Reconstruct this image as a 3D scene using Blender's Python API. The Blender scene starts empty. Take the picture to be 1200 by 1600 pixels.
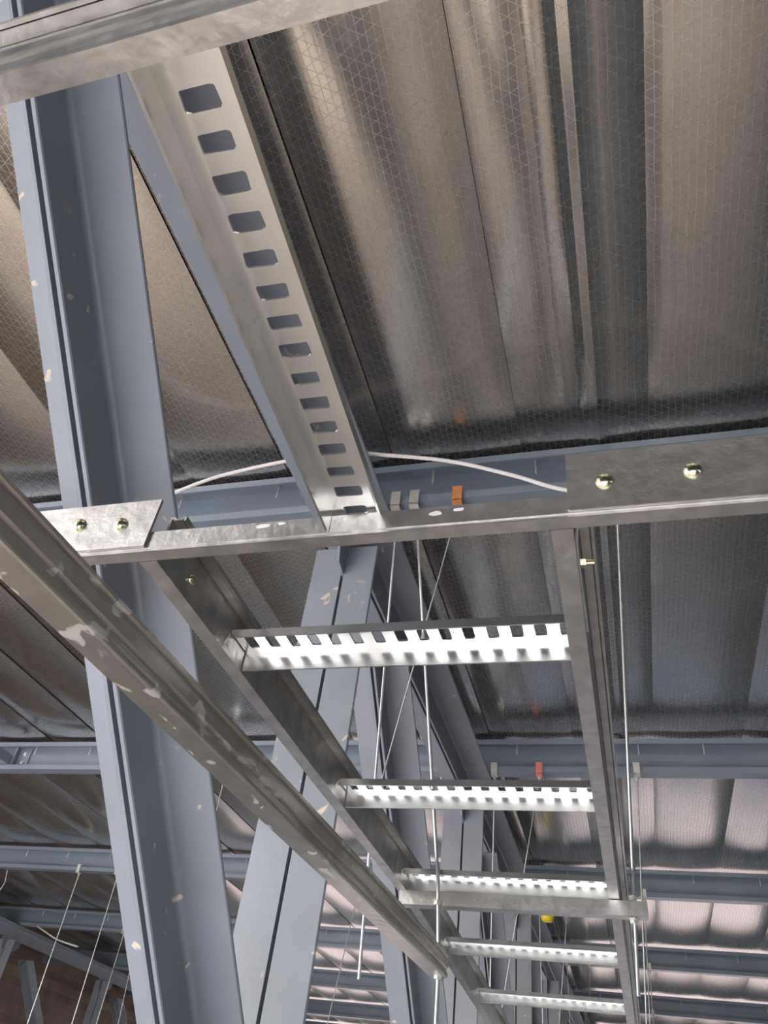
import bpy, bmesh, math, random
from mathutils import Vector, Matrix
random.seed(7)
C = bpy.context.scene.collection
U = 0.667          # one unit of the survey in metres
Z0 = 5.0           # height of the lens above the floor
RAD = math.radians

# ---------------------------------------------------------------- camera
cd = bpy.data.cameras.new('camera'); cam = bpy.data.objects.new('camera', cd); C.objects.link(cam)
cd.sensor_fit = 'HORIZONTAL'; cd.sensor_width = 36.0; cd.lens = 36.0; cd.clip_start = 0.02; cd.clip_end = 500
cam.matrix_world = Matrix(((0.96013423, 0.084636, 0.26641885, 0), (0.25475301, -0.65727457, -0.70928911, 0),
                           (0.11507895, 0.74888376, -0.65263309, Z0), (0, 0, 0, 1)))
bpy.context.scene.camera = cam

# ---------------------------------------------------------------- world, sun, exposure
wd = bpy.data.worlds.new('world'); bpy.context.scene.world = wd; wd.use_nodes = True
wn = wd.node_tree.nodes; wl = wd.node_tree.links
sky = wn.new('ShaderNodeTexSky'); sky.sky_type = 'NISHITA'; sky.sun_disc = False
sky.sun_elevation = RAD(42); sky.sun_rotation = RAD(200); sky.air_density = 1.0; sky.dust_density = 2.5; sky.ozone_density = 1.0
wn['Background'].inputs['Strength'].default_value = 1.5
wl.new(sky.outputs[0], wn['Background'].inputs[0])
sd = bpy.data.lights.new('sun', 'SUN'); sd.energy = 13.0; sd.angle = RAD(0.6); sd.color = (1.0, 0.95, 0.88)
sun = bpy.data.objects.new('sun', sd); C.objects.link(sun)
sdir = Vector((0.62, 0.26, -0.68)).normalized()          # direction the light travels: from behind left, over the open edge
sun.rotation_euler = sdir.to_track_quat('-Z', 'Y').to_euler(); sun.location = (-8, -20, 25)
vs = bpy.context.scene.view_settings
vs.view_transform = 'Standard'; vs.look = 'None'; vs.gamma = 1.0; vs.use_curve_mapping = False
vs.exposure = -0.32

# ---------------------------------------------------------------- helpers
def P(x, y, z): return Vector((x*U, y*U, Z0 + z*U))

def mat(name, col, rough=0.5, metal=0.0, var=0.12, vscale=8.0, rvar=0.1, bump=0.05, bscale=60.0, coat=0.0):
    m = bpy.data.materials.new(name); m.use_nodes = True
    n = m.node_tree.nodes; l = m.node_tree.links; b = n['Principled BSDF']
    b.inputs['Metallic'].default_value = metal
    tc = n.new('ShaderNodeTexCoord')
    no = n.new('ShaderNodeTexNoise'); no.inputs['Scale'].default_value = vscale; no.inputs['Detail'].default_value = 6
    l.new(tc.outputs['Object'], no.inputs['Vector'])
    r = n.new('ShaderNodeValToRGB'); e = r.color_ramp.elements
    e[0].position = .3; e[1].position = .7
    e[0].color = tuple(c*(1-var) for c in col) + (1,); e[1].color = tuple(min(1, c*(1+var)) for c in col) + (1,)
    l.new(no.outputs[0], r.inputs[0]); l.new(r.outputs[0], b.inputs['Base Color'])
    mr = n.new('ShaderNodeMapRange'); mr.inputs[3].default_value = max(.02, rough-rvar); mr.inputs[4].default_value = rough+rvar
    n2 = n.new('ShaderNodeTexNoise'); n2.inputs['Scale'].default_value = vscale*2.3; n2.inputs['Detail'].default_value = 4
    l.new(tc.outputs['Object'], n2.inputs['Vector']); l.new(n2.outputs[0], mr.inputs[0]); l.new(mr.outputs[0], b.inputs['Roughness'])
    if bump:
        bn = n.new('ShaderNodeTexNoise'); bn.inputs['Scale'].default_value = bscale; bn.inputs['Detail'].default_value = 5
        l.new(tc.outputs['Object'], bn.inputs['Vector'])
        bp = n.new('ShaderNodeBump'); bp.inputs['Strength'].default_value = bump; bp.inputs['Distance'].default_value = .01
        l.new(bn.outputs[0], bp.inputs['Height']); l.new(bp.outputs[0], b.inputs['Normal'])
    return m

def add_flecks(m, col, scale, lo, hi, stretch=(1, 1, 1), rough=.7, amount=.9, metal=None, mask_scale=None):
    """paint splashes, scuffs, rust: patches of another colour that stay with the surface"""
    n = m.node_tree.nodes; l = m.node_tree.links; b = n['Principled BSDF']
    tc = n.new('ShaderNodeTexCoord'); mp = n.new('ShaderNodeMapping'); mp.inputs['Scale'].default_value = stretch
    l.new(tc.outputs['Object'], mp.inputs['Vector'])
    no = n.new('ShaderNodeTexNoise'); no.inputs['Scale'].default_value = scale; no.inputs['Detail'].default_value = 3
    no.inputs['Distortion'].default_value = .6
    l.new(mp.outputs[0], no.inputs['Vector'])
    mr = n.new('ShaderNodeMapRange'); mr.inputs[1].default_value = lo; mr.inputs[2].default_value = hi
    mr.inputs[4].default_value = amount; l.new(no.outputs[0], mr.inputs[0]); fac = mr.outputs[0]
    if mask_scale:
        n3 = n.new('ShaderNodeTexNoise'); n3.inputs['Scale'].default_value = mask_scale; l.new(tc.outputs['Object'], n3.inputs['Vector'])
        m3 = n.new('ShaderNodeMapRange'); m3.inputs[1].default_value = .5; m3.inputs[2].default_value = .6; l.new(n3.outputs[0], m3.inputs[0])
        mu = n.new('ShaderNodeMath'); mu.operation = 'MULTIPLY'; l.new(fac, mu.inputs[0]); l.new(m3.outputs[0], mu.inputs[1]); fac = mu.outputs[0]
    for sock, val in (('Base Color', col), ('Roughness', rough)) + ((('Metallic', metal),) if metal is not None else ()):
        inp = b.inputs[sock]
        mx = n.new('ShaderNodeMix'); mx.data_type = 'RGBA' if sock == 'Base Color' else 'FLOAT'
        A, B, O = (6, 7, 2) if sock == 'Base Color' else (2, 3, 0)
        if inp.is_linked: l.new(inp.links[0].from_socket, mx.inputs[A])
        else: mx.inputs[A].default_value = inp.default_value
        mx.inputs[B].default_value = (*val, 1) if sock == 'Base Color' else val
        l.new(fac, mx.inputs[0]); l.new(mx.outputs[O], inp)
    return m

def foil_material():
    m = bpy.data.materials.new('reinforced_foil'); m.use_nodes = True
    n = m.node_tree.nodes; l = m.node_tree.links; b = n['Principled BSDF']
    tc = n.new('ShaderNodeTexCoord'); sp = n.new('ShaderNodeSeparateXYZ'); l.new(tc.outputs['Object'], sp.inputs[0])
    def mth(op, a, c=None):
        k = n.new('ShaderNodeMath'); k.operation = op
        for i, v in enumerate((a, c)):
            if v is None: continue
            if isinstance(v, (int, float)): k.inputs[i].default_value = v
            else: l.new(v, k.inputs[i])
        return k.outputs[0]
    def lines(co, period, width):
        f = mth('FRACT', mth('DIVIDE', co, period)); d = mth('ABSOLUTE', mth('SUBTRACT', f, .5))
        mr = n.new('ShaderNodeMapRange'); mr.inputs[1].default_value = .5 - width; mr.inputs[2].default_value = .5
        l.new(d, mr.inputs[0]); return mr.outputs[0]
    X, Y = sp.outputs[0], sp.outputs[1]
    dist = n.new('ShaderNodeTexNoise'); dist.inputs['Scale'].default_value = 3.0; l.new(tc.outputs['Object'], dist.inputs['Vector'])
    wob = mth('MULTIPLY', dist.outputs[0], .03)
    Xw = mth('ADD', X, wob)
    a = lines(mth('ADD', mth('MULTIPLY', Xw, .45), Y), .036, .06)
    c = lines(mth('SUBTRACT', mth('MULTIPLY', Xw, .62), Y), .040, .06)
    d = lines(Xw, .024, .12)
    grid = mth('MAXIMUM', mth('MAXIMUM', a, c), mth('MULTIPLY', d, .9))
    mx = n.new('ShaderNodeMix'); mx.data_type = 'RGBA'
    cn = n.new('ShaderNodeTexNoise'); cn.inputs['Scale'].default_value = 1.3; l.new(tc.outputs['Object'], cn.inputs['Vector'])
    cr = n.new('ShaderNodeValToRGB'); cr.color_ramp.elements[0].position = .35; cr.color_ramp.elements[1].position = .65
    cr.color_ramp.elements[0].color = FOIL_A; cr.color_ramp.elements[1].color = FOIL_B
    l.new(cn.outputs[0], cr.inputs[0])
    l.new(mth('MULTIPLY', grid, .15), mx.inputs[0]); l.new(cr.outputs[0], mx.inputs[6]); mx.inputs[7].default_value = (.86, .82, .76, 1)
    l.new(mx.outputs[2], b.inputs['Base Color'])
    b.inputs['Metallic'].default_value = 1.0
    mr = n.new('ShaderNodeMapRange'); mr.inputs[3].default_value = .20; mr.inputs[4].default_value = .33; l.new(grid, mr.inputs[0])
    l.new(mr.outputs[0], b.inputs['Roughness'])
    # fine wrinkles drawn out along the roll
    mp = n.new('ShaderNodeMapping'); mp.inputs['Scale'].default_value = (30, .7, 1); l.new(tc.outputs['Object'], mp.inputs['Vector'])
    w1 = n.new('ShaderNodeTexNoise'); w1.inputs['Scale'].default_value = 1.0; w1.inputs['Detail'].default_value = 4; l.new(mp.outputs[0], w1.inputs['Vector'])
    w2 = n.new('ShaderNodeTexNoise'); w2.inputs['Scale'].default_value = 16; w2.inputs['Detail'].default_value = 3; l.new(tc.outputs['Object'], w2.inputs['Vector'])
    h = mth('ADD', mth('ADD', mth('MULTIPLY', w1.outputs[0], .9), mth('MULTIPLY', w2.outputs[0], .11)), mth('MULTIPLY', grid, .016))
    bp = n.new('ShaderNodeBump'); bp.inputs['Strength'].default_value = .05; bp.inputs['Distance'].default_value = .012
    l.new(h, bp.inputs['Height']); l.new(bp.outputs[0], b.inputs['Normal'])
    return m

FOIL_A = (.52, .485, .45, 1); FOIL_B = (.62, .58, .54, 1)
M = {}
M['foil'] = foil_material()
M['seam'] = mat('foil_tape', (.30, .28, .26), .45, .9, bump=.1)
M['paint'] = add_flecks(mat('blue_grey_paint', (.205, .225, .262), .42, 0, .08, 5, .06, .04, 90), (.62, .52, .42), 17, .675, .71, (1, 1, 1), .8, .85, mask_scale=1.6)
M['purlin'] = mat('blue_grey_purlin_paint', (.16, .195, .235), .30, 0, .08, 3, .04, .012, 40)
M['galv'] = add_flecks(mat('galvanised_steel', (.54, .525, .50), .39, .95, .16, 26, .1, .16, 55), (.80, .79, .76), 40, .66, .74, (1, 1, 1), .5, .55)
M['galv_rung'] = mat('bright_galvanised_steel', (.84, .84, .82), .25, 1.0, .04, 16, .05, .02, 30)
M['strut'] = add_flecks(mat('scuffed_galvanised_strut', (.60, .565, .50), .33, .95, .12, 14, .08, .08, 50), (.88, .87, .83), 24, .615, .64, (1.2, .7, 1.2), .6, .85)
M['rod'] = mat('zinc_threaded_rod', (.62, .66, .66), .38, .8, .1, 30, .08, .0)
M['clip'] = mat('zinc_clip', (.60, .60, .56), .45, .6, .1, 30)
M['orange'] = mat('orange_clip_paint', (.55, .22, .07), .5, 0, .15, 30)
M['red'] = mat('pink_red_clip_paint', (.72, .20, .18), .5, 0, .1, 30)
M['brass'] = mat('yellow_zinc_plating', (.66, .64, .44), .22, 1.0, .15, 40, .08, .03, 80)
M['white'] = mat('white_cable_sheath', (.72, .69, .66), .5, 0, .05, 20, bump=0)
M['yellow'] = mat('yellow_plastic', (.80, .62, .02), .35, 0, .05, 12, bump=0)
M['floor'] = mat('dusty_concrete', (.27, .24, .21), .85, 0, .18, .6, .05, .1, 4)
M['ground'] = mat('pale_yard_concrete', (.66, .64, .61), .9, 0, .12, .3, .05, .1, 3)
M['earth'] = mat('reddish_earth', (.185, .145, .125), .95, 0, .2, .3, .05, .2, 3)
M['deck'] = mat('roof_sheet_metal', (.5, .5, .5), .5, .5)
M['clad'] = mat('dark_wall_sheet', (.07, .08, .09), .6, 0, .1, 1)
M['weld'] = add_flecks(mat('weld_zinc_spray', (.75, .75, .73), .5, .6, .2, 80, .1, .4, 90), (.2, .2, .2), 60, .6, .7)

def brick_material():
    m = bpy.data.materials.new('old_brickwork'); m.use_nodes = True
    n = m.node_tree.nodes; l = m.node_tree.links; b = n['Principled BSDF']; b.inputs['Roughness'].default_value = .9
    tc = n.new('ShaderNodeTexCoord'); mp = n.new('ShaderNodeMapping'); mp.inputs['Rotation'].default_value = (RAD(90), 0, RAD(90))
    l.new(tc.outputs['Object'], mp.inputs[0])
    br = n.new('ShaderNodeTexBrick'); br.inputs['Scale'].default_value = 4; br.inputs['Color1'].default_value = (.25, .165, .115, 1)
    br.inputs['Color2'].default_value = (.34, .24, .17, 1); br.inputs['Mortar'].default_value = (.3, .25, .2, 1)
    l.new(mp.outputs[0], br.inputs['Vector'])
    no = n.new('ShaderNodeTexNoise'); no.inputs['Scale'].default_value = 1.2; no.inputs['Detail'].default_value = 6; l.new(tc.outputs['Object'], no.inputs[0])
    mx = n.new('ShaderNodeMix'); mx.data_type = 'RGBA'; mx.blend_type = 'MULTIPLY'; mx.inputs[0].default_value = .8
    r = n.new('ShaderNodeValToRGB'); r.color_ramp.elements[0].position = .35; r.color_ramp.elements[0].color = (.25, .25, .25, 1); r.color_ramp.elements[1].position = .65
    l.new(no.outputs[0], r.inputs[0]); l.new(br.outputs[0], mx.inputs[6]); l.new(r.outputs[0], mx.inputs[7]); l.new(mx.outputs[2], b.inputs['Base Color'])
    return m
M['brick'] = brick_material()

def setp(o, label=None, cat=None, group=None, kind=None):
    for k, v in (('label', label), ('category', cat), ('group', group), ('kind', kind)):
        if v: o[k] = v
    return o

def thing(name, loc, label, cat, group=None):
    o = bpy.data.objects.new(name, None); C.objects.link(o); o.location = loc; o.empty_display_size = .05
    return setp(o, label, cat, group)

def obj(name, bm, m, parent=None, loc=None, smooth=False, base=None):
    """bm holds world coordinates; the mesh is stored relative to `base` (default the parent's own location)"""
    base = Vector(base) if base is not None else (world_loc(parent) if parent else Vector((0, 0, 0)))
    bmesh.ops.translate(bm, verts=bm.verts, vec=-base)
    bmesh.ops.recalc_face_normals(bm, faces=bm.faces)
    me = bpy.data.meshes.new(name); bm.to_mesh(me); bm.free()
    me.materials.append(m if not isinstance(m, str) else M[m])
    if smooth: me.shade_smooth(); me.set_sharp_from_angle(angle=RAD(35))
    o = bpy.data.objects.new(name, me); C.objects.link(o)
    o.location = base - (world_loc(parent) if parent else Vector((0, 0, 0)))
    if parent: o.parent = parent
    return o

def world_loc(o):
    v = Vector((0, 0, 0))
    while o: v += o.location; o = o.parent
    return v

def inst(name, src, parent, loc, rot=None, scale=None):
    """another object sharing src's mesh, at world position loc"""
    o = bpy.data.objects.new(name, src.data); C.objects.link(o); o.parent = parent
    o.location = Vector(loc) - (world_loc(parent) if parent else Vector((0, 0, 0)))
    if rot is not None: o.rotation_euler = rot
    return o

def frame(p0, p1, upv):
    w = (p1-p0).normalized(); s = upv.cross(w).normalized(); u = w.cross(s).normalized()
    return s, u, w

def extrude(bm, prof, p0, p1, sv, uv, cap=True):
    """closed profile [(a,b)] in unit coords swept p0->p1 (world), a along sv, b along uv"""
    n = len(prof)
    A = [bm.verts.new(p0 + sv*(a*U) + uv*(b*U)) for a, b in prof]
    B = [bm.verts.new(p1 + sv*(a*U) + uv*(b*U)) for a, b in prof]
    for i in range(n):
        j = (i+1) % n; bm.faces.new((A[i], A[j], B[j], B[i]))
    if cap: bm.faces.new(A); bm.faces.new(B)

def sheet(pts, t):
    """open polyline -> closed thin-walled profile"""
    n = len(pts); out = []
    for side in (1, -1):
        row = []
        for i, p in enumerate(pts):
            p = Vector(p); ns = []
            if i > 0: d = (p-Vector(pts[i-1])).normalized(); ns.append(Vector((-d.y, d.x)))
            if i < n-1: d = (Vector(pts[i+1])-p).normalized(); ns.append(Vector((-d.y, d.x)))
            nn = sum(ns, Vector((0, 0))).normalized(); k = 1/max(.4, nn.dot(ns[0]))
            row.append(p + nn*(side*t/2*k))
        out.append(row)
    return [tuple(v) for v in out[0]] + [tuple(v) for v in reversed(out[1])]

def box(bm, lo, hi):
    v = [bm.verts.new((x, y, z)) for x in (lo[0], hi[0]) for y in (lo[1], hi[1]) for z in (lo[2], hi[2])]
    for f in ((0, 1, 3, 2), (4, 6, 7, 5), (0, 4, 5, 1), (2, 3, 7, 6), (0, 2, 6, 4), (1, 5, 7, 3)): bm.faces.new([v[i] for i in f])

def ubox(lo, hi, bm=None):
    bm = bm or bmesh.new(); box(bm, P(*lo), P(*hi)); return bm

def tube(bm, pts, r, seg=8, cap=True):
    rings = []
    for i, p in enumerate(pts):
        d = (pts[min(i+1, len(pts)-1)] - pts[max(i-1, 0)]).normalized()
        a = Vector((1, 0, 0)) if abs(d.x) < .8 else Vector((0, 0, 1))
        s = d.cross(a).normalized(); u = s.cross(d)
        rings.append([bm.verts.new(p + (s*math.cos(t) + u*math.sin(t))*r) for t in [2*math.pi*k/seg for k in range(seg)]])
    for A, B in zip(rings, rings[1:]):
        for k in range(seg): bm.faces.new((A[k], A[(k+1) % seg], B[(k+1) % seg], B[k]))
    if cap: bm.faces.new(rings[0]); bm.faces.new(rings[-1])

def lathe(bm, prof, c, axis, seg=20):
    """prof [(r, h)] metres about axis through c"""
    axis = Vector(axis).normalized(); a = Vector((1, 0, 0)) if abs(axis.x) < .8 else Vector((0, 0, 1))
    s = axis.cross(a).normalized(); u = s.cross(axis); rings = []
    for r, h in prof:
        rings.append([bm.verts.new(Vector(c) + axis*h + (s*math.cos(2*math.pi*k/seg) + u*math.sin(2*math.pi*k/seg))*max(r, 1e-5)) for k in range(seg)])
    for A, B in zip(rings, rings[1:]):
        for k in range(seg): bm.faces.new((A[k], A[(k+1) % seg], B[(k+1) % seg], B[k]))
    bm.faces.new(rings[0]); bm.faces.new(rings[-1])

def mushroom(bm, c, n, r=.011):
    lathe(bm, [(r, 0), (r*1.02, r*.12), (r*.93, r*.35), (r*.72, r*.58), (r*.4, r*.72), (0, r*.76)], c, n, 20)

def hexnut(bm, c, n, r=.010, h=.009, shaft=.0):
    lathe(bm, [(r, 0), (r, h)], c, n, 6)
    if shaft: lathe(bm, [(r*.5, h), (r*.5, h+shaft)], c, n, 10)
    lathe(bm, [(r*1.25, -.0015), (r*1.25, .0005)], c, n, 16)

EX, EY, EZ = Vector((1, 0, 0)), Vector((0, 1, 0)), Vector((0, 0, 1))
H = 3.5
PURLIN_Y = [-.55, 3.38, 7.37, 11.25, 15.25, 19.15, 23.1, 27.0]
XL, XR = -14.6, 5.15
Y_BACK, Y_FRONT = -3.6, 30.9

# ---------------------------------------------------------------- setting
def struct(name, bm, m, parent=None, **k):
    o = obj(name, bm, m, parent, **k)
    if not parent: o['kind'] = 'structure'
    return o

zf = -Z0/U
struct('floor', ubox((XL, Y_BACK, zf-.15), (XR, Y_FRONT, zf)), 'floor')
bm = bmesh.new()
for lo, hi in (((-120, -120), (120, Y_BACK)), ((-120, Y_BACK), (XL-.3, Y_FRONT)), ((XR+.3, Y_BACK), (120, Y_FRONT))):
    ubox((lo[0], lo[1], zf-.15), (hi[0], hi[1], zf-.05), bm)
struct('trim_1', bm, 'ground')
struct('trim_2', ubox((-120, Y_FRONT, zf-.15), (120, 160, zf-.05)), 'earth')
bm = ubox((XL-.3, 1.5, zf), (XL, Y_FRONT, H+.15)); struct('wall_left', bm, 'brick')
# right wall of dark ribbed sheet
bm = bmesh.new(); n = 90; y = Y_BACK; step = (Y_FRONT-Y_BACK)/n; prof = []
for i in range(n):
    y0 = Y_BACK + i*step; prof += [(y0, 0), (y0+step*.6, 0), (y0+step*.7, .06), (y0+step*.9, .06)]
prof += [(Y_FRONT, 0), (Y_FRONT, .2), (Y_BACK, .2)]
A = [bm.verts.new(P(XR+b, a, zf)) for a, b in prof]; B = [bm.verts.new(P(XR+b, a, H+.15)) for a, b in prof]
for i in range(len(prof)): j = (i+1) % len(prof); bm.faces.new((A[i], A[j], B[j], B[i]))
struct('wall_right', bm, 'clad')

bm = ubox((-4.5, Y_BACK-.1, -.3), (XR+.3, Y_BACK, H+.15)); ubox((2.6, Y_BACK-.1, zf), (XR+.3, Y_BACK, -.3), bm); struct('back_light_block', bm, 'clad')  # unseen panels added behind the lens to block sky light from the truss
# ceiling: opaque deck, and the foil blanket below it hung in one strip per roll
ceil_o = struct('ceiling', ubox((XL-.5, Y_BACK, H+.16), (XR+.3, Y_FRONT, H+.24)), 'deck')
seams = [-14.6, -13.8, -13.0, -12.2, -11.4, -10.6, -9.8, -9.0, -8.2, -7.42, -6.6, -5.86, -5.1, -4.3, -3.42, -2.74, -2.0, -1.25, -.42, .34, 1.14, 1.95, 2.75, 3.55, 4.35, 5.15]
edges_y = [Y_BACK] + PURLIN_Y + [Y_FRONT]
def foil_z(a, b, sag, side):
    # a,b in 0..1 across the strip and along the bay
    end = 1 - .85*(2*b-1)**4
    return -sag*(math.sin(math.pi*a)**.75)*end
for i in range(len(seams)-1):
    x0, x1 = seams[i], seams[i+1]; sag = random.uniform(.045, .065); bm = bmesh.new(); rows = []
    tilt = random.uniform(-.012, .012)
    nx = 16 if abs((x0+x1)/2) < 4 else 10
    ys = []
    for k in range(len(edges_y)-1):
        m_ = 20 if k in (1, 2, 3) else 12
        ys += [(edges_y[k] + (edges_y[k+1]-edges_y[k])*j/m_, k, j/m_) for j in range(m_)]
    ys.append((edges_y[-1], len(edges_y)-2, 1.0))
    for (y, k, b) in ys:
        row = []
        for j in range(nx+1):
            a = j/nx; x = x0 + (x1-x0)*a
            z = H + .046 + foil_z(a, b, sag*(.85 + .3*math.sin(k*2.1+i)), 0) + tilt*(a-.5)
            if i == 18: z -= .030*math.exp(-((x+.03)/.022)**2)*(1-(2*b-1)**8) + .018*math.exp(-((x-.05)/.03)**2)   # the standing fold
            row.append(bm.verts.new(P(x, y, z)))
        rows.append(row)
    for r0, r1 in zip(rows, rows[1:]):
        for j in range(nx): bm.faces.new((r0[j], r0[j+1], r1[j+1], r1[j]))
    obj('foil_panel', bm, 'foil', ceil_o, smooth=True, base=P(0, 0, H))

# ---------------------------------------------------------------- purlins
ord_ = ['behind the camera, above the near end of the ladders', 'nearest in view, white cable sagging in front', 'second in view, ends bright at left edge',
        'third in view, level with the wooden-looking crossbar', 'fourth in view, near the bottom right corner', 'fifth in view, at the very bottom right edge', 'sixth, almost hidden at the bottom edge', 'farthest away']
PUR = []
for k, y in enumerate(PURLIN_Y):
    lab = 'blue-grey lipped steel roof purlin, ' + ord_[k].replace('wooden-looking crossbar', 'steel crossbar')
    t = thing('purlin', P(XL+.1, y, 3.17), lab, 'purlin'); PUR.append(t)
    bm = bmesh.new()
    prof = sheet([(0, .055), (0, .006), (.118, .006), (.118, .33), (0, .33), (0, .285)], .014)
    extrude(bm, prof, P(XL+.1, y, 3.165), P(XR-.02, y, 3.165), EY, EZ)
    obj('channel', bm, 'purlin', t)
    if k == 0 or k > 5: continue
    src = None
    xs = {1: [-6.2, -5.3, -4.5, -3.6, -2.81, -2.07, -.99, -.34, .45, 1.2], 2: [-9.1, -8.3, -7.6, -6.77, -6.0, -5.2, -4.4, -2.9, -2.1, -.98, .19, .78, 1.5, 2.3]}.get(k, [-12+.8*q for q in range(20)])
    for x in xs:
        if src is None:
            bm = bmesh.new(); c = P(x, y+.05, 3.36); lathe(bm, [(.001, 0), (.0042, .012), (.0042, .08)], c, EZ, 6)
            src = obj('screw_tip', bm, 'clip', t, base=c)
        else: inst('screw_tip', src, t, P(x, y+.05, 3.36))
# cleat and bridging angle at the bright end of the second purlin
t = thing('bridging_angle', P(-7.15, 3.5, 3.28), 'dark steel bridging angle bolted to the second purlin at the left picture edge', 'brace')
bm = bmesh.new(); extrude(bm, sheet([(-.11, 0), (0, 0), (0, .11)], .014), P(-7.05, 3.52, 3.235), P(-7.05, 7.47, 3.235), EX, EZ)
obj('angle_bar', bm, 'paint', t)
bm = ubox((-7.04, 7.40, 3.19), (-7.02, 7.485, 3.46)); ubox((-7.02, 7.465, 3.19), (-6.86, 7.482, 3.46), bm); obj('cleat_plate', bm, 'purlin', t)
for x, z in ((-6.93, 3.39), (-6.93, 3.28)):
    bm = bmesh.new(); hexnut(bm, P(x, 7.465, z), -EY, .014, .012); obj('bolt', bm, 'clip', t, smooth=True)

# ---------------------------------------------------------------- trusses
def lprofile(b, a, t, r=.022):
    """L: flange along +s of length b, stem along +u of length a, fillet inside; corner at 0,0"""
    pts = [(0, 0), (b-.006, 0), (b, .006), (b, t-.004), (b-.004, t)]
    for q in range(6):
        ang = RAD(270 - 90*q/5); pts.append((t+r + r*math.cos(ang), t+r + r*math.sin(ang)))
    pts += [(t, a-.004), (t-.004, a), (0, a)]
    return pts

def member(root, name, p0, p1, upv, b, a, t=.017, gap=.009, m='paint'):
    s, u, w = frame(p0, p1, upv)
    for sg in (1, -1):
        bm = bmesh.new(); extrude(bm, [(sg*(gap+x), y) for x, y in lprofile(b, a, t)], p0, p1, s, u)
        obj(name, bm, m, root, smooth=True)

def truss(X, label, full=True):
    root = thing('roof_truss', P(X, PURLIN_Y[0], -.62), label, 'truss')
    y0, y1 = Y_BACK+.2, Y_FRONT-.3
    # top chord: flanges up against the purlins, stems hanging down
    member(root, 'top_chord_angle', P(X, y0, 3.155), P(X, y1, 3.155), -EZ, .245, .225, .018)
    member(root, 'bottom_chord_angle', P(X, y0, -.62), P(X, y1, -.62), EZ, .245, .225, .018)
    src = None
    for k, y in enumerate(PURLIN_Y):
        yy = y + .07
        # upright: flanges face back towards the lens, stems behind
        member(root, 'upright_angle', P(X, yy, -.38), P(X, yy, 2.90), EY, .19, .17)
        if k < len(PURLIN_Y)-1:
            yn = PURLIN_Y[k+1]
            p0 = P(X, y+.76, 2.555); p1 = P(X, y+3.78, -.236)
            d = (p1-p0).normalized(); upv = Vector((0, d.z, -d.y)).normalized()
            if upv.z > 0: upv = -upv
            # corner line of the angles sits one stem length behind the visible stem edge
            member(root, 'diagonal_angle', p0 - upv*(.18*U), p1 - upv*(.18*U), upv, .20, .18)
        bm = ubox((X-.0085, yy-.30, 2.70), (X+.0085, yy+.42, 3.13)) if False else bmesh.new()
        pr = [(yy-.10, 2.72), (yy-.22, 3.13), (yy+.50, 3.13), (yy+.42, 2.80), (yy+.14, 2.66)]
        A = [bm.verts.new(P(X-.008, a, b)) for a, b in pr]; B = [bm.verts.new(P(X+.008, a, b)) for a, b in pr]
        for i in range(len(pr)): j = (i+1) % len(pr); bm.faces.new((A[i], A[j], B[j], B[i]))
        bm.faces.new(A); bm.faces.new(B); obj('gusset_plate', bm, 'paint', root)
        bm = bmesh.new()
        pr = [(yy-.42, -.44), (yy-.34, -.16), (yy+.12, -.14), (yy+.20, -.60), (yy-.42, -.60)]
        A = [bm.verts.new(P(X-.008, a, b)) for a, b in pr]; B = [bm.verts.new(P(X+.008, a, b)) for a, b in pr]
        for i in range(len(pr)): j = (i+1) % len(pr); bm.faces.new((A[i], A[j], B[j], B[i]))
        bm.faces.new(A); bm.faces.new(B); obj('gusset_plate', bm, 'paint', root)
        for dy in (-.30, -.62):
            c = P(X+.15, yy+dy, 3.155)
            if src is None:
                bm = bmesh.new(); hexnut(bm, c, -EZ, .011, .010, .008); src = obj('bolt', bm, 'paint', root, base=c)
            else: inst('bolt', src, root, c)
    return root
truss(-1.5, 'nearer blue-grey double-angle roof truss beside the cable ladders, paint-flecked uprights and diagonals')
truss(-12.65, 'far blue-grey double-angle roof truss at lower left, against the brown wall')

# ---------------------------------------------------------------- cable ladders
def zrail(bm, p0, p1, sv, uv, h, fl, dirb=-1, t=.006, top=True, ridges=True):
    """Z rail: bottom flange towards dirb*sv, top flange the other way; web carries two pressed ribs"""
    web = [(0, .0)]
    if ridges:
        o = -dirb*.0045
        web += [(0, h*.14), (o, h*.19), (o, h*.27), (0, h*.32), (0, h*.70), (o, h*.75), (o, h*.83), (0, h*.88)]
    pts = [(dirb*fl, 0)] + web + [(0, h)]
    if top: pts += [(-dirb*fl*q, h-d) for q, d in ((.22, 0), (.30, .005), (.72, .005), (.80, 0), (.95, 0), (.95, .010))]
    extrude(bm, sheet(pts, t), p0, p1, sv, uv)

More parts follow.
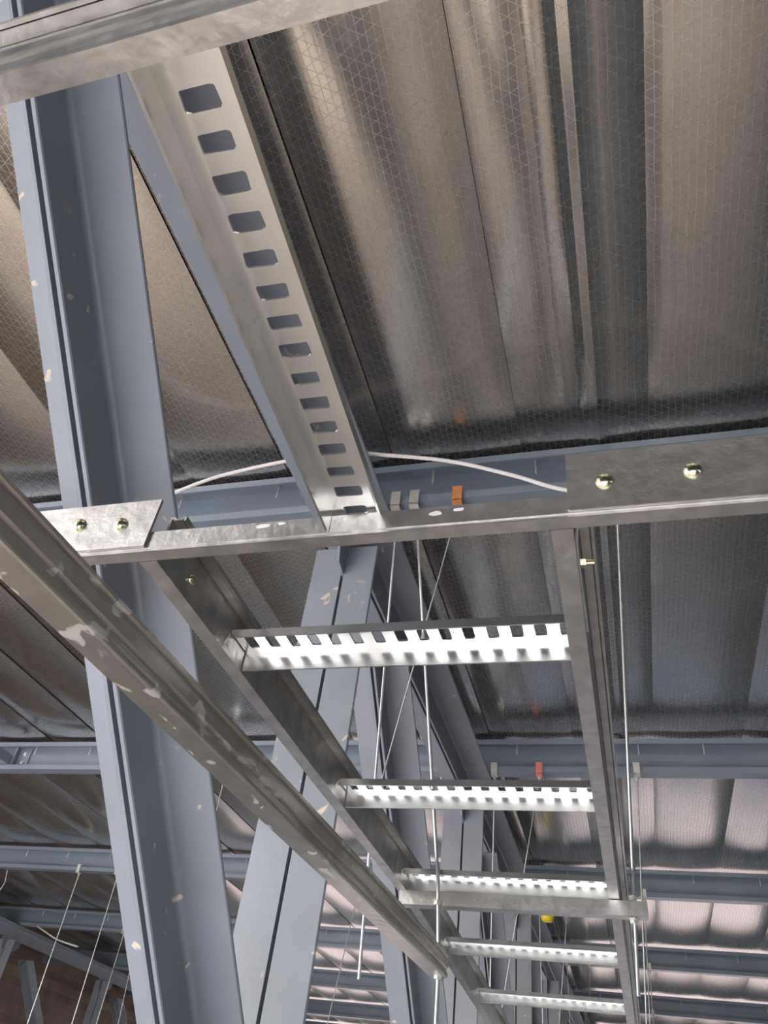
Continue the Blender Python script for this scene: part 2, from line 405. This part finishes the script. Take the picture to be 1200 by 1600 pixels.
def rung_mesh(L, W=.104, leg=.055, lip=.018, t=.005, pitch=.0595, n=15, start=None, slotw=.054, slotl=.029):
    """local metres: length on +x from 0, leg at y=0 hanging from z=leg to 0, slotted plate towards -y, short lip at y=-W"""
    bm = bmesh.new(); start = (L-(n-1)*pitch)/2 if start is None else start
    def quad(vs): bm.faces.new(vs)
    def cell(x0, x1, hole):
        c = (x0+x1)/2; N = 16; jx = random.uniform(-.0015, .0015); hw, hl = slotw/2+random.uniform(-.002, .002), slotl/2+random.uniform(-.0015, .001)
        yc = -W/2
        inner = []; outer = []
        for k in range(N):
            a = 2*math.pi*(k+.5)/N; ca, sa = math.cos(a), math.sin(a)
            e = .22
            px = c + jx + hl*math.copysign(abs(ca)**e, ca)*(1+random.uniform(-.06, .05)); py = yc + hw*math.copysign(abs(sa)**e, sa)*(1+random.uniform(-.04, .04))
            inner.append((px, py))
            m_ = max(abs(ca), abs(sa)); outer.append((c+(x1-x0)/2*ca/m_, yc + W/2*sa/m_))
        # snap outer corners
        cor = [2, 6, 10, 14]
        lay = []
        for z in (leg, leg+t):
            I = [bm.verts.new((x*U, y*U, z*U)) for x, y in inner]; O = [bm.verts.new((x*U, y*U, z*U)) for x, y in outer]
            cs = {}
            for q, (sx, sy) in zip((1, 5, 9, 13), ((1, 1), (-1, 1), (-1, -1), (1, -1))):
                cs[q] = bm.verts.new(((c+sx*(x1-x0)/2)*U, (yc+sy*W/2)*U, z*U))
            for k in range(N):
                j = (k+1) % N
                if k in cs: bm.faces.new((I[k], O[k], cs[k], O[j], I[j]))
                else: bm.faces.new((I[k], O[k], O[j], I[j]))
            lay.append(I)
        for k in range(N):
            j = (k+1) % N; bm.faces.new((lay[0][k], lay[0][j], lay[1][j], lay[1][k]))
    def plain(x0, x1):
        box(bm, (x0*U, -W*U, leg*U), (x1*U, 0, (leg+t)*U))
    x = start - pitch/2
    if x > 0: plain(0, x)
    for k in range(n): cell(x+k*pitch, x+(k+1)*pitch, True)
    xe = x+n*pitch
    if xe < L: plain(xe, L)
    box(bm, (0, -.0*U, 0), (L*U, t*U, (leg+t)*U))
    box(bm, (0, -(W+t)*U, (leg-lip)*U), (L*U, -W*U, (leg+t)*U))
    bmesh.ops.recalc_face_normals(bm, faces=bm.faces)
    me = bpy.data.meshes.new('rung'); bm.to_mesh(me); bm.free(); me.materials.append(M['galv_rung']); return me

# cross ladder (runs left to right, nearest the lens)
YN, YF = .2055, 1.139
t1 = thing('cable_ladder', P(-.5, .67, 1.0), 'galvanised cable ladder running left to right overhead, its slotted rung at upper left', 'cable ladder')
x0, x1 = -2.6, 2.4
bm = bmesh.new(); zrail(bm, P(x0, YN, 1.0), P(x1, YN, 1.0), EY, EZ, .135, .031, 1)
o = obj('side_rail', bm, 'galv', t1); o['label'] = 'nearer side rail'
bm = bmesh.new()
# far rail: web cut low between the two full-height shoulders
xa, xb = -.985, -.053
tt = .007
def wallpiece(bm, X0, X1, hgt): box(bm, P(X0, YF-tt/2, 1.0), P(X1, YF+tt/2, 1.0+hgt))
wallpiece(bm, x0, xa, .148); wallpiece(bm, xa, xb, .046); wallpiece(bm, xb, x1, .148)
box(bm, P(x0, YF, 1.0-tt), P(x1, YF+.034, 1.0))
o = obj('side_rail', bm, 'galv', t1); o['label'] = 'farther side rail, notched low at the junction'
rm = rung_mesh(YF-YN-.006, n=15, start=.296-YN)
def rung(parent, x, y, z, rot=None, me=rm, tilt=0):
    o = bpy.data.objects.new('rung', me); C.objects.link(o); o.parent = parent; o.location = P(x, y, z) - world_loc(parent)
    if rot: o.rotation_euler = rot
    return o
# length along +Y, leg on the left
m_top = rung_mesh(YF-YN-.01, n=15, start=.295-YN)
for v in m_top.vertices: pass
def rung_y(x, dx=-.03):
    o = rung(t1, x, YN+.005, 1.0, me=m_top)
    ang = math.atan2(.93, dx)
    o.rotation_euler = (0, 0, ang)      # +x local -> +Y ; -y local (plate) -> +X
    return o
rung_y(-.512); rung_y(.55, -.01); rung_y(-1.52, -.01)
# splice plates on the far rail
bm = bmesh.new(); box(bm, P(-.053, YF-.012, 1.0), P(1.1, YF-.005, 1.150)); bmesh.ops.bevel(bm, geom=bm.edges[:], offset=.0012, segments=1)
o = obj('splice_plate', bm, 'galv', t1); o['label'] = 'scratched splice plate at right with two bolts'
bm = bmesh.new(); box(bm, P(-1.75, YF-.012, 1.0), P(-.978, YF-.005, 1.140)); bmesh.ops.bevel(bm, geom=bm.edges[:], offset=.0012, segments=1)
o = obj('splice_plate', bm, 'galv', t1); o['label'] = 'splice plate at left with two bolts'
for x, z in ((.019, 1.066), (.180, 1.073), (-1.179, 1.079), (-1.063, 1.069)):
    bm = bmesh.new(); c = P(x, YF-.012, z); mushroom(bm, c, -EY, .0118); obj('bolt', bm, 'brass', t1, smooth=True, base=c)
# zinc spray patches and the weld at the rung foot
for (xx, ww, zz, hh) in ((-.70, .040, 1.034, .012), (-.655, .020, 1.037, .008), (-.315, .030, 1.028, .013), (-.268, .026, 1.034, .008)):
    bm = bmesh.new(); k = 9
    pts = [(xx + ww/2*math.cos(2*math.pi*i/k)*random.uniform(.7, 1.1), zz + hh/2*math.sin(2*math.pi*i/k)*random.uniform(.6, 1.1)) for i in range(k)]
    A = [bm.verts.new(P(a, YF-.0045, b)) for a, b in pts]; B = [bm.verts.new(P(a, YF-.003, b)) for a, b in pts]
    bm.faces.new(A); bm.faces.new(B)
    for i in range(k): bm.faces.new((A[i], A[(i+1) % k], B[(i+1) % k], B[i]))
    o = obj('paint_dab', bm, 'white', t1)

# far ladder (runs away from the T)
XLr, XRr = -.975, -.051
t2 = thing('cable_ladder', P(-.5, 4.0, 1.0), 'galvanised cable ladder running away from the junction, sunlit slotted rungs', 'cable ladder')
def zl(y): return 1.0 if y < 3.72 else 1.0 - .048*(y-3.72)
for (xx, lab) in ((XLr, 'left side rail'), (XRr, 'right side rail')):
    for (ya, yb) in ((1.18, 3.72), (3.72, 9.5)):
        bm = bmesh.new(); e = .004 if ya > 2 else 0
        zrail(bm, P(xx, ya, zl(ya)), P(xx, yb, zl(yb)), EX, EZ, .125, .040, -1, ridges=(xx > -.5))
        o = obj('side_rail', bm, 'galv', t2); o['label'] = lab
m_far = [rung_mesh(XRr-XLr-.012, n=15, W=.104) for _ in range(3)]
for q, y in enumerate((1.675, 2.645, 3.62, 4.60, 5.60, 6.6, 7.6, 8.6)):
    rung(t2, XLr+.006, y, zl(y)+.001, me=m_far[q % 3])
c = P(XLr+.004, 1.327, 1.052); bm = bmesh.new(); mushroom(bm, c, EX, .0095); obj('bolt', bm, 'brass', t2, smooth=True, base=c)
c = P(XRr+.006, 1.39, 1.075); bm = bmesh.new(); hexnut(bm, c, EX, .0085, .008, .012); obj('nut', bm, 'brass', t2, smooth=True, base=c)
# thin wire standing in for the splice plate's rounded edge outside the right rail
bm = bmesh.new(); pl = []
for a in range(0, 91, 15): pl.append((1.235 - .035*math.sin(RAD(a)) , 1.045 - .035*math.cos(RAD(a)) + .0))
tube(bm, [P(-.020, 1.19, 1.02), P(-.040, 1.20, 1.015), P(-.0455, 1.235, 1.01), P(-.0460, 1.35, 1.008), P(-.044, 1.56, 1.006)], .0022, 6)
obj('plate_edge', bm, 'rod', t2, smooth=True)

# ---------------------------------------------------------------- struts
def strut_prof(w, h):
    g = .007
    right = [(w/2, .009), (w/2, h*.20), (w/2-g, h*.27), (w/2-g, h*.36), (w/2, h*.42), (w/2, h*.70), (w/2-g, h*.77), (w/2-g, h*.86), (w/2, h*.91), (w/2, h)]
    left = [(-a, b) for a, b in reversed(right)]
    inner = [(-w/2+.016, h), (-w/2+.016, .010), (w/2-.016, .010), (w/2-.016, h)]
    return [(-w/2+.008, 0), (w/2-.008, 0), (w/2-.003, .002), (w/2-.0006, .005)] + right + [inner[3], inner[2], inner[1], inner[0]] + left
ts = thing('strut_channel', P(-.78, 3.5, .645), 'long ribbed strut channel slanting from left edge to the lone hanging rod, white-scuffed underside', 'strut')
bm = bmesh.new(); pA, pB = P(-.936, -.55, .645), P(-.782, 3.52, .645)
s, u, w = frame(pA, pB, EZ); extrude(bm, strut_prof(.078, .088), pA, pB, -s if s.x < 0 else s, u)
obj('channel', bm, 'strut', ts)
tb = thing('crossbar', P(-.45, 3.63, .937), 'flat grey galvanised crossbar under the receding ladder, free end past its right rail', 'strut')
bm = bmesh.new(); pA, pB = P(-1.0, 3.63, .936), P(.062, 3.63, .936); extrude(bm, sheet([(.03, .058), (.03, .003), (-.03, .003), (-.03, .058)], .005), pA, pB, EY, EZ)
obj('channel', bm, 'galv', tb)

# ---------------------------------------------------------------- threaded rods
def rod(top, bot, label, r=.0046, clip='clip', py=None, nuts=(), mid=(), clip_label=None, name='threaded_rod'):
    t = thing(name, P(*bot), label, 'rod'); bm = bmesh.new()
    pts = [P(*top)] + [P(*q) for q in mid] + [P(*bot)]
    if len(pts) == 2:
        k = 12; pts = [pts[0].lerp(pts[1], i/k) for i in range(k+1)]
    tube(bm, pts, r, 8); obj('rod', bm, 'rod', t, smooth=True)
    if clip:
        c = P(*top); bm = bmesh.new(); a = .030*U
        # plate clamped over the purlin lip with a foot carrying the rod
        box(bm, (c.x-a, P(0, py-.022, 0).y, P(0, 0, 3.14).z), (c.x+a, P(0, py-.010, 0).y, P(0, 0, 3.255).z))
        box(bm, (c.x-a, P(0, py-.022, 0).y, P(0, 0, 3.13).z), (c.x+a, P(0, py+.055, 0).y, P(0, 0, 3.145).z))
        o = obj('clip', bm, clip, t)
        if clip_label: o['label'] = clip_label
        bm = bmesh.new(); hexnut(bm, Vector((c.x, c.y, P(0, 0, 3.128).z)), -EZ, .011, .012); obj('nut', bm, 'clip', t)
    for q in nuts:
        bm = bmesh.new(); hexnut(bm, P(*q), -EZ, .012, .011); obj('nut', bm, 'clip', t)
    return t
Y1, Y2, Y3, Y4, Y5 = [PURLIN_Y[k]+.045 for k in (1, 2, 3, 4, 5)]
p1, p2, p3, p4, p5 = PURLIN_Y[1:6]
rod((-1.20, Y1, 3.15), (-1.085, 3.42, .60), 'threaded rod from the first purlin, left of a close pair, lower end free', py=p1)
rod((-1.08, Y1, 3.15), (-.765, 3.46, .30), 'threaded rod running down through the end of the ribbed strut', py=p1, mid=((-.80, 3.488, 1.0), (-.772, 3.475, .66)), nuts=((-.772, 3.474, .648), (-.795, 3.487, .925)), r=.0052)
rod((-.81, Y1, 3.15), (-1.098, 3.45, 1.444), 'thin slanting wire from the orange clip on the first purlin', r=.0026, clip='orange', py=p1, clip_label='orange clip', name='hanging_wire')
rod((.117, Y1, 3.15), (-.005, 3.62, .655), 'threaded rod from the first purlin through the free end of the crossbar', py=p1, nuts=((.006, 3.62, 1.015), (.004, 3.62, .928)), mid=((.008, 3.62, .95),), r=.0052)
rod((-1.197, Y2, 3.15), (-1.196, 7.4, 1.148), 'pale threaded rod from the second purlin, left of the pink-clipped wire', py=p2)
rod((-.757, Y2, 3.15), (-1.111, 7.4, 1.083), 'thin slanting wire from the pink-red clip on the second purlin', r=.0036, clip='red', py=p2, clip_label='pink-red clip', name='hanging_wire')
rod((.152, Y2, 3.15), (.017, 7.4, .9), 'threaded rod from the second purlin, just right of the ladder', py=p2)
rod((-4.156, Y2, 3.15), (-4.136, 7.4, 2.561), 'short rod stub on the second purlin between strut channel and truss upright', py=p2, r=.004)
rod((-8.46, Y3, 3.13), (-8.438, 11.3, .7), 'threaded rod at lower left, left of a parallel pair on the third purlin', py=p3)
rod((-7.75, Y3, 3.13), (-7.711, 11.3, .7), 'threaded rod at lower left, right of a parallel pair on the third purlin', py=p3)
rod((-9.85, Y3, 3.13), (-9.99, 11.3, 2.3), 'bent wire at the left picture edge on the third purlin', r=.004, clip=None, mid=((-9.80, 11.3, 2.95),), name='hanging_wire')
rod((-9.92, Y4, 3.13), (-9.93, 15.3, 1.3), 'distant dull rod on the fourth purlin, beyond the parallel pair', py=p4, r=.0045)
rod((-9.60, Y4, 3.13), (-9.43, 15.3, 1.3), 'distant rod on the fourth purlin, half hidden by the truss diagonal', py=p4, r=.0045)
rod((-3.74, Y3, 3.13), (-3.972, 11.3, 1.2), 'rod leaning left on the third purlin, seen below the strut channel', py=p3)
rod((.164, Y3, 3.13), (.07, 11.3, 1.4), 'rod from the third purlin, just right of the crossbar end', py=p3)
rod((-.806, Y3, 3.13), (-1.002, 11.3, 1.4), 'slanting wire on the third purlin, right of the yellow fitting', py=p3, r=.0045, name='hanging_wire')
rod((-1.195, Y3, 3.13), (-1.164, 11.3, 1.4), 'rod from the third purlin, beside the yellow fitting', py=p3)
rod((-1.157, Y4, 3.13), (-1.129, 15.3, 1.7), 'rod from the fourth purlin, below the fourth rung at its middle', py=p4)
rod((-.774, Y4, 3.13), (-.816, 15.3, 2.6), 'short wire from the yellowish clip on the fourth purlin', py=p4, r=.004, clip='brass', clip_label='yellowish clip', name='hanging_wire')
rod((.193, Y4, 3.13), (.163, 15.3, 1.7), 'rod from the fourth purlin, outside the ladder at lower right', py=p4)
rod((-1.113, Y5, 3.13), (-1.10, 19.1, 2.3), 'rod from the fifth purlin inside the ladder, at the bottom edge', py=p5)
rod((.228, Y5, 3.13), (.239, 19.1, 2.3), 'rod from the fifth purlin outside the ladder, at the bottom edge', py=p5)

# ---------------------------------------------------------------- cables and the yellow fitting
def spline(pts, n=8):
    out = []
    for i in range(len(pts)-1):
        a, b, c, d = pts[max(i-1, 0)], pts[i], pts[i+1], pts[min(i+2, len(pts)-1)]
        for k in range(n):
            t = k/n; out.append(.5*((2*b) + (c-a)*t + (2*a-5*b+4*c-d)*t*t + (3*b-a-3*c+d)*t**3))
    out.append(pts[-1]); return out
bm = bmesh.new()
pts = [P(*q) for q in ((-3.3, 3.0, 2.62), (-2.95, 3.0, 2.86), (-2.57, 3.0, 3.06), (-2.31, 3.0, 3.17), (-2.05, 3.0, 3.225), (-1.8, 3.0, 3.26), (-1.5, 3.0, 3.30), (-1.23, 3.0, 3.23), (-.79, 3.0, 3.11), (-.43, 3.0, 2.95), (-.14, 3.0, 2.80), (.2, 3.0, 2.74), (.8, 3.1, 2.95), (1.3, 3.33, 3.2))]
tube(bm, spline(pts), .0075, 8)
o = obj('cable', bm, 'white', None, smooth=True, base=P(-1, 3, 3)); setp(o, 'white cable sagging from the first purlin, passing over the truss chord', 'cable')
bm = bmesh.new(); tube(bm, spline([P(-12.0, 15.262, 3.172), P(-11.55, 15.0, 3.02), P(-11.1, 14.9, 2.87), P(-10.6, 14.9, 2.78)]), .010, 6)
o = obj('cable', bm, 'white', None, smooth=True, base=P(-11.3, 15, 3)); setp(o, 'short white cable end at lower left, near the far truss chord', 'cable')

ty = thing('ceiling_fitting', P(-1.08, 11.22, 2.80), 'small yellow domed fitting with flared rim hanging behind the crossbar', 'fitting')
bm = bmesh.new(); lathe(bm, [(.10, .055), (.10, .045), (.075, .035), (.062, .010), (.055, -.025), (.040, -.045), (0, -.052)], P(-1.08, 11.22, 2.865), EZ, 24)
obj('dome', bm, 'yellow', ty, smooth=True)
bm = bmesh.new(); lathe(bm, [(.012, 0), (.012, .125)], P(-1.08, 11.22, 2.965), EZ, 10); obj('stem', bm, 'clip', ty)
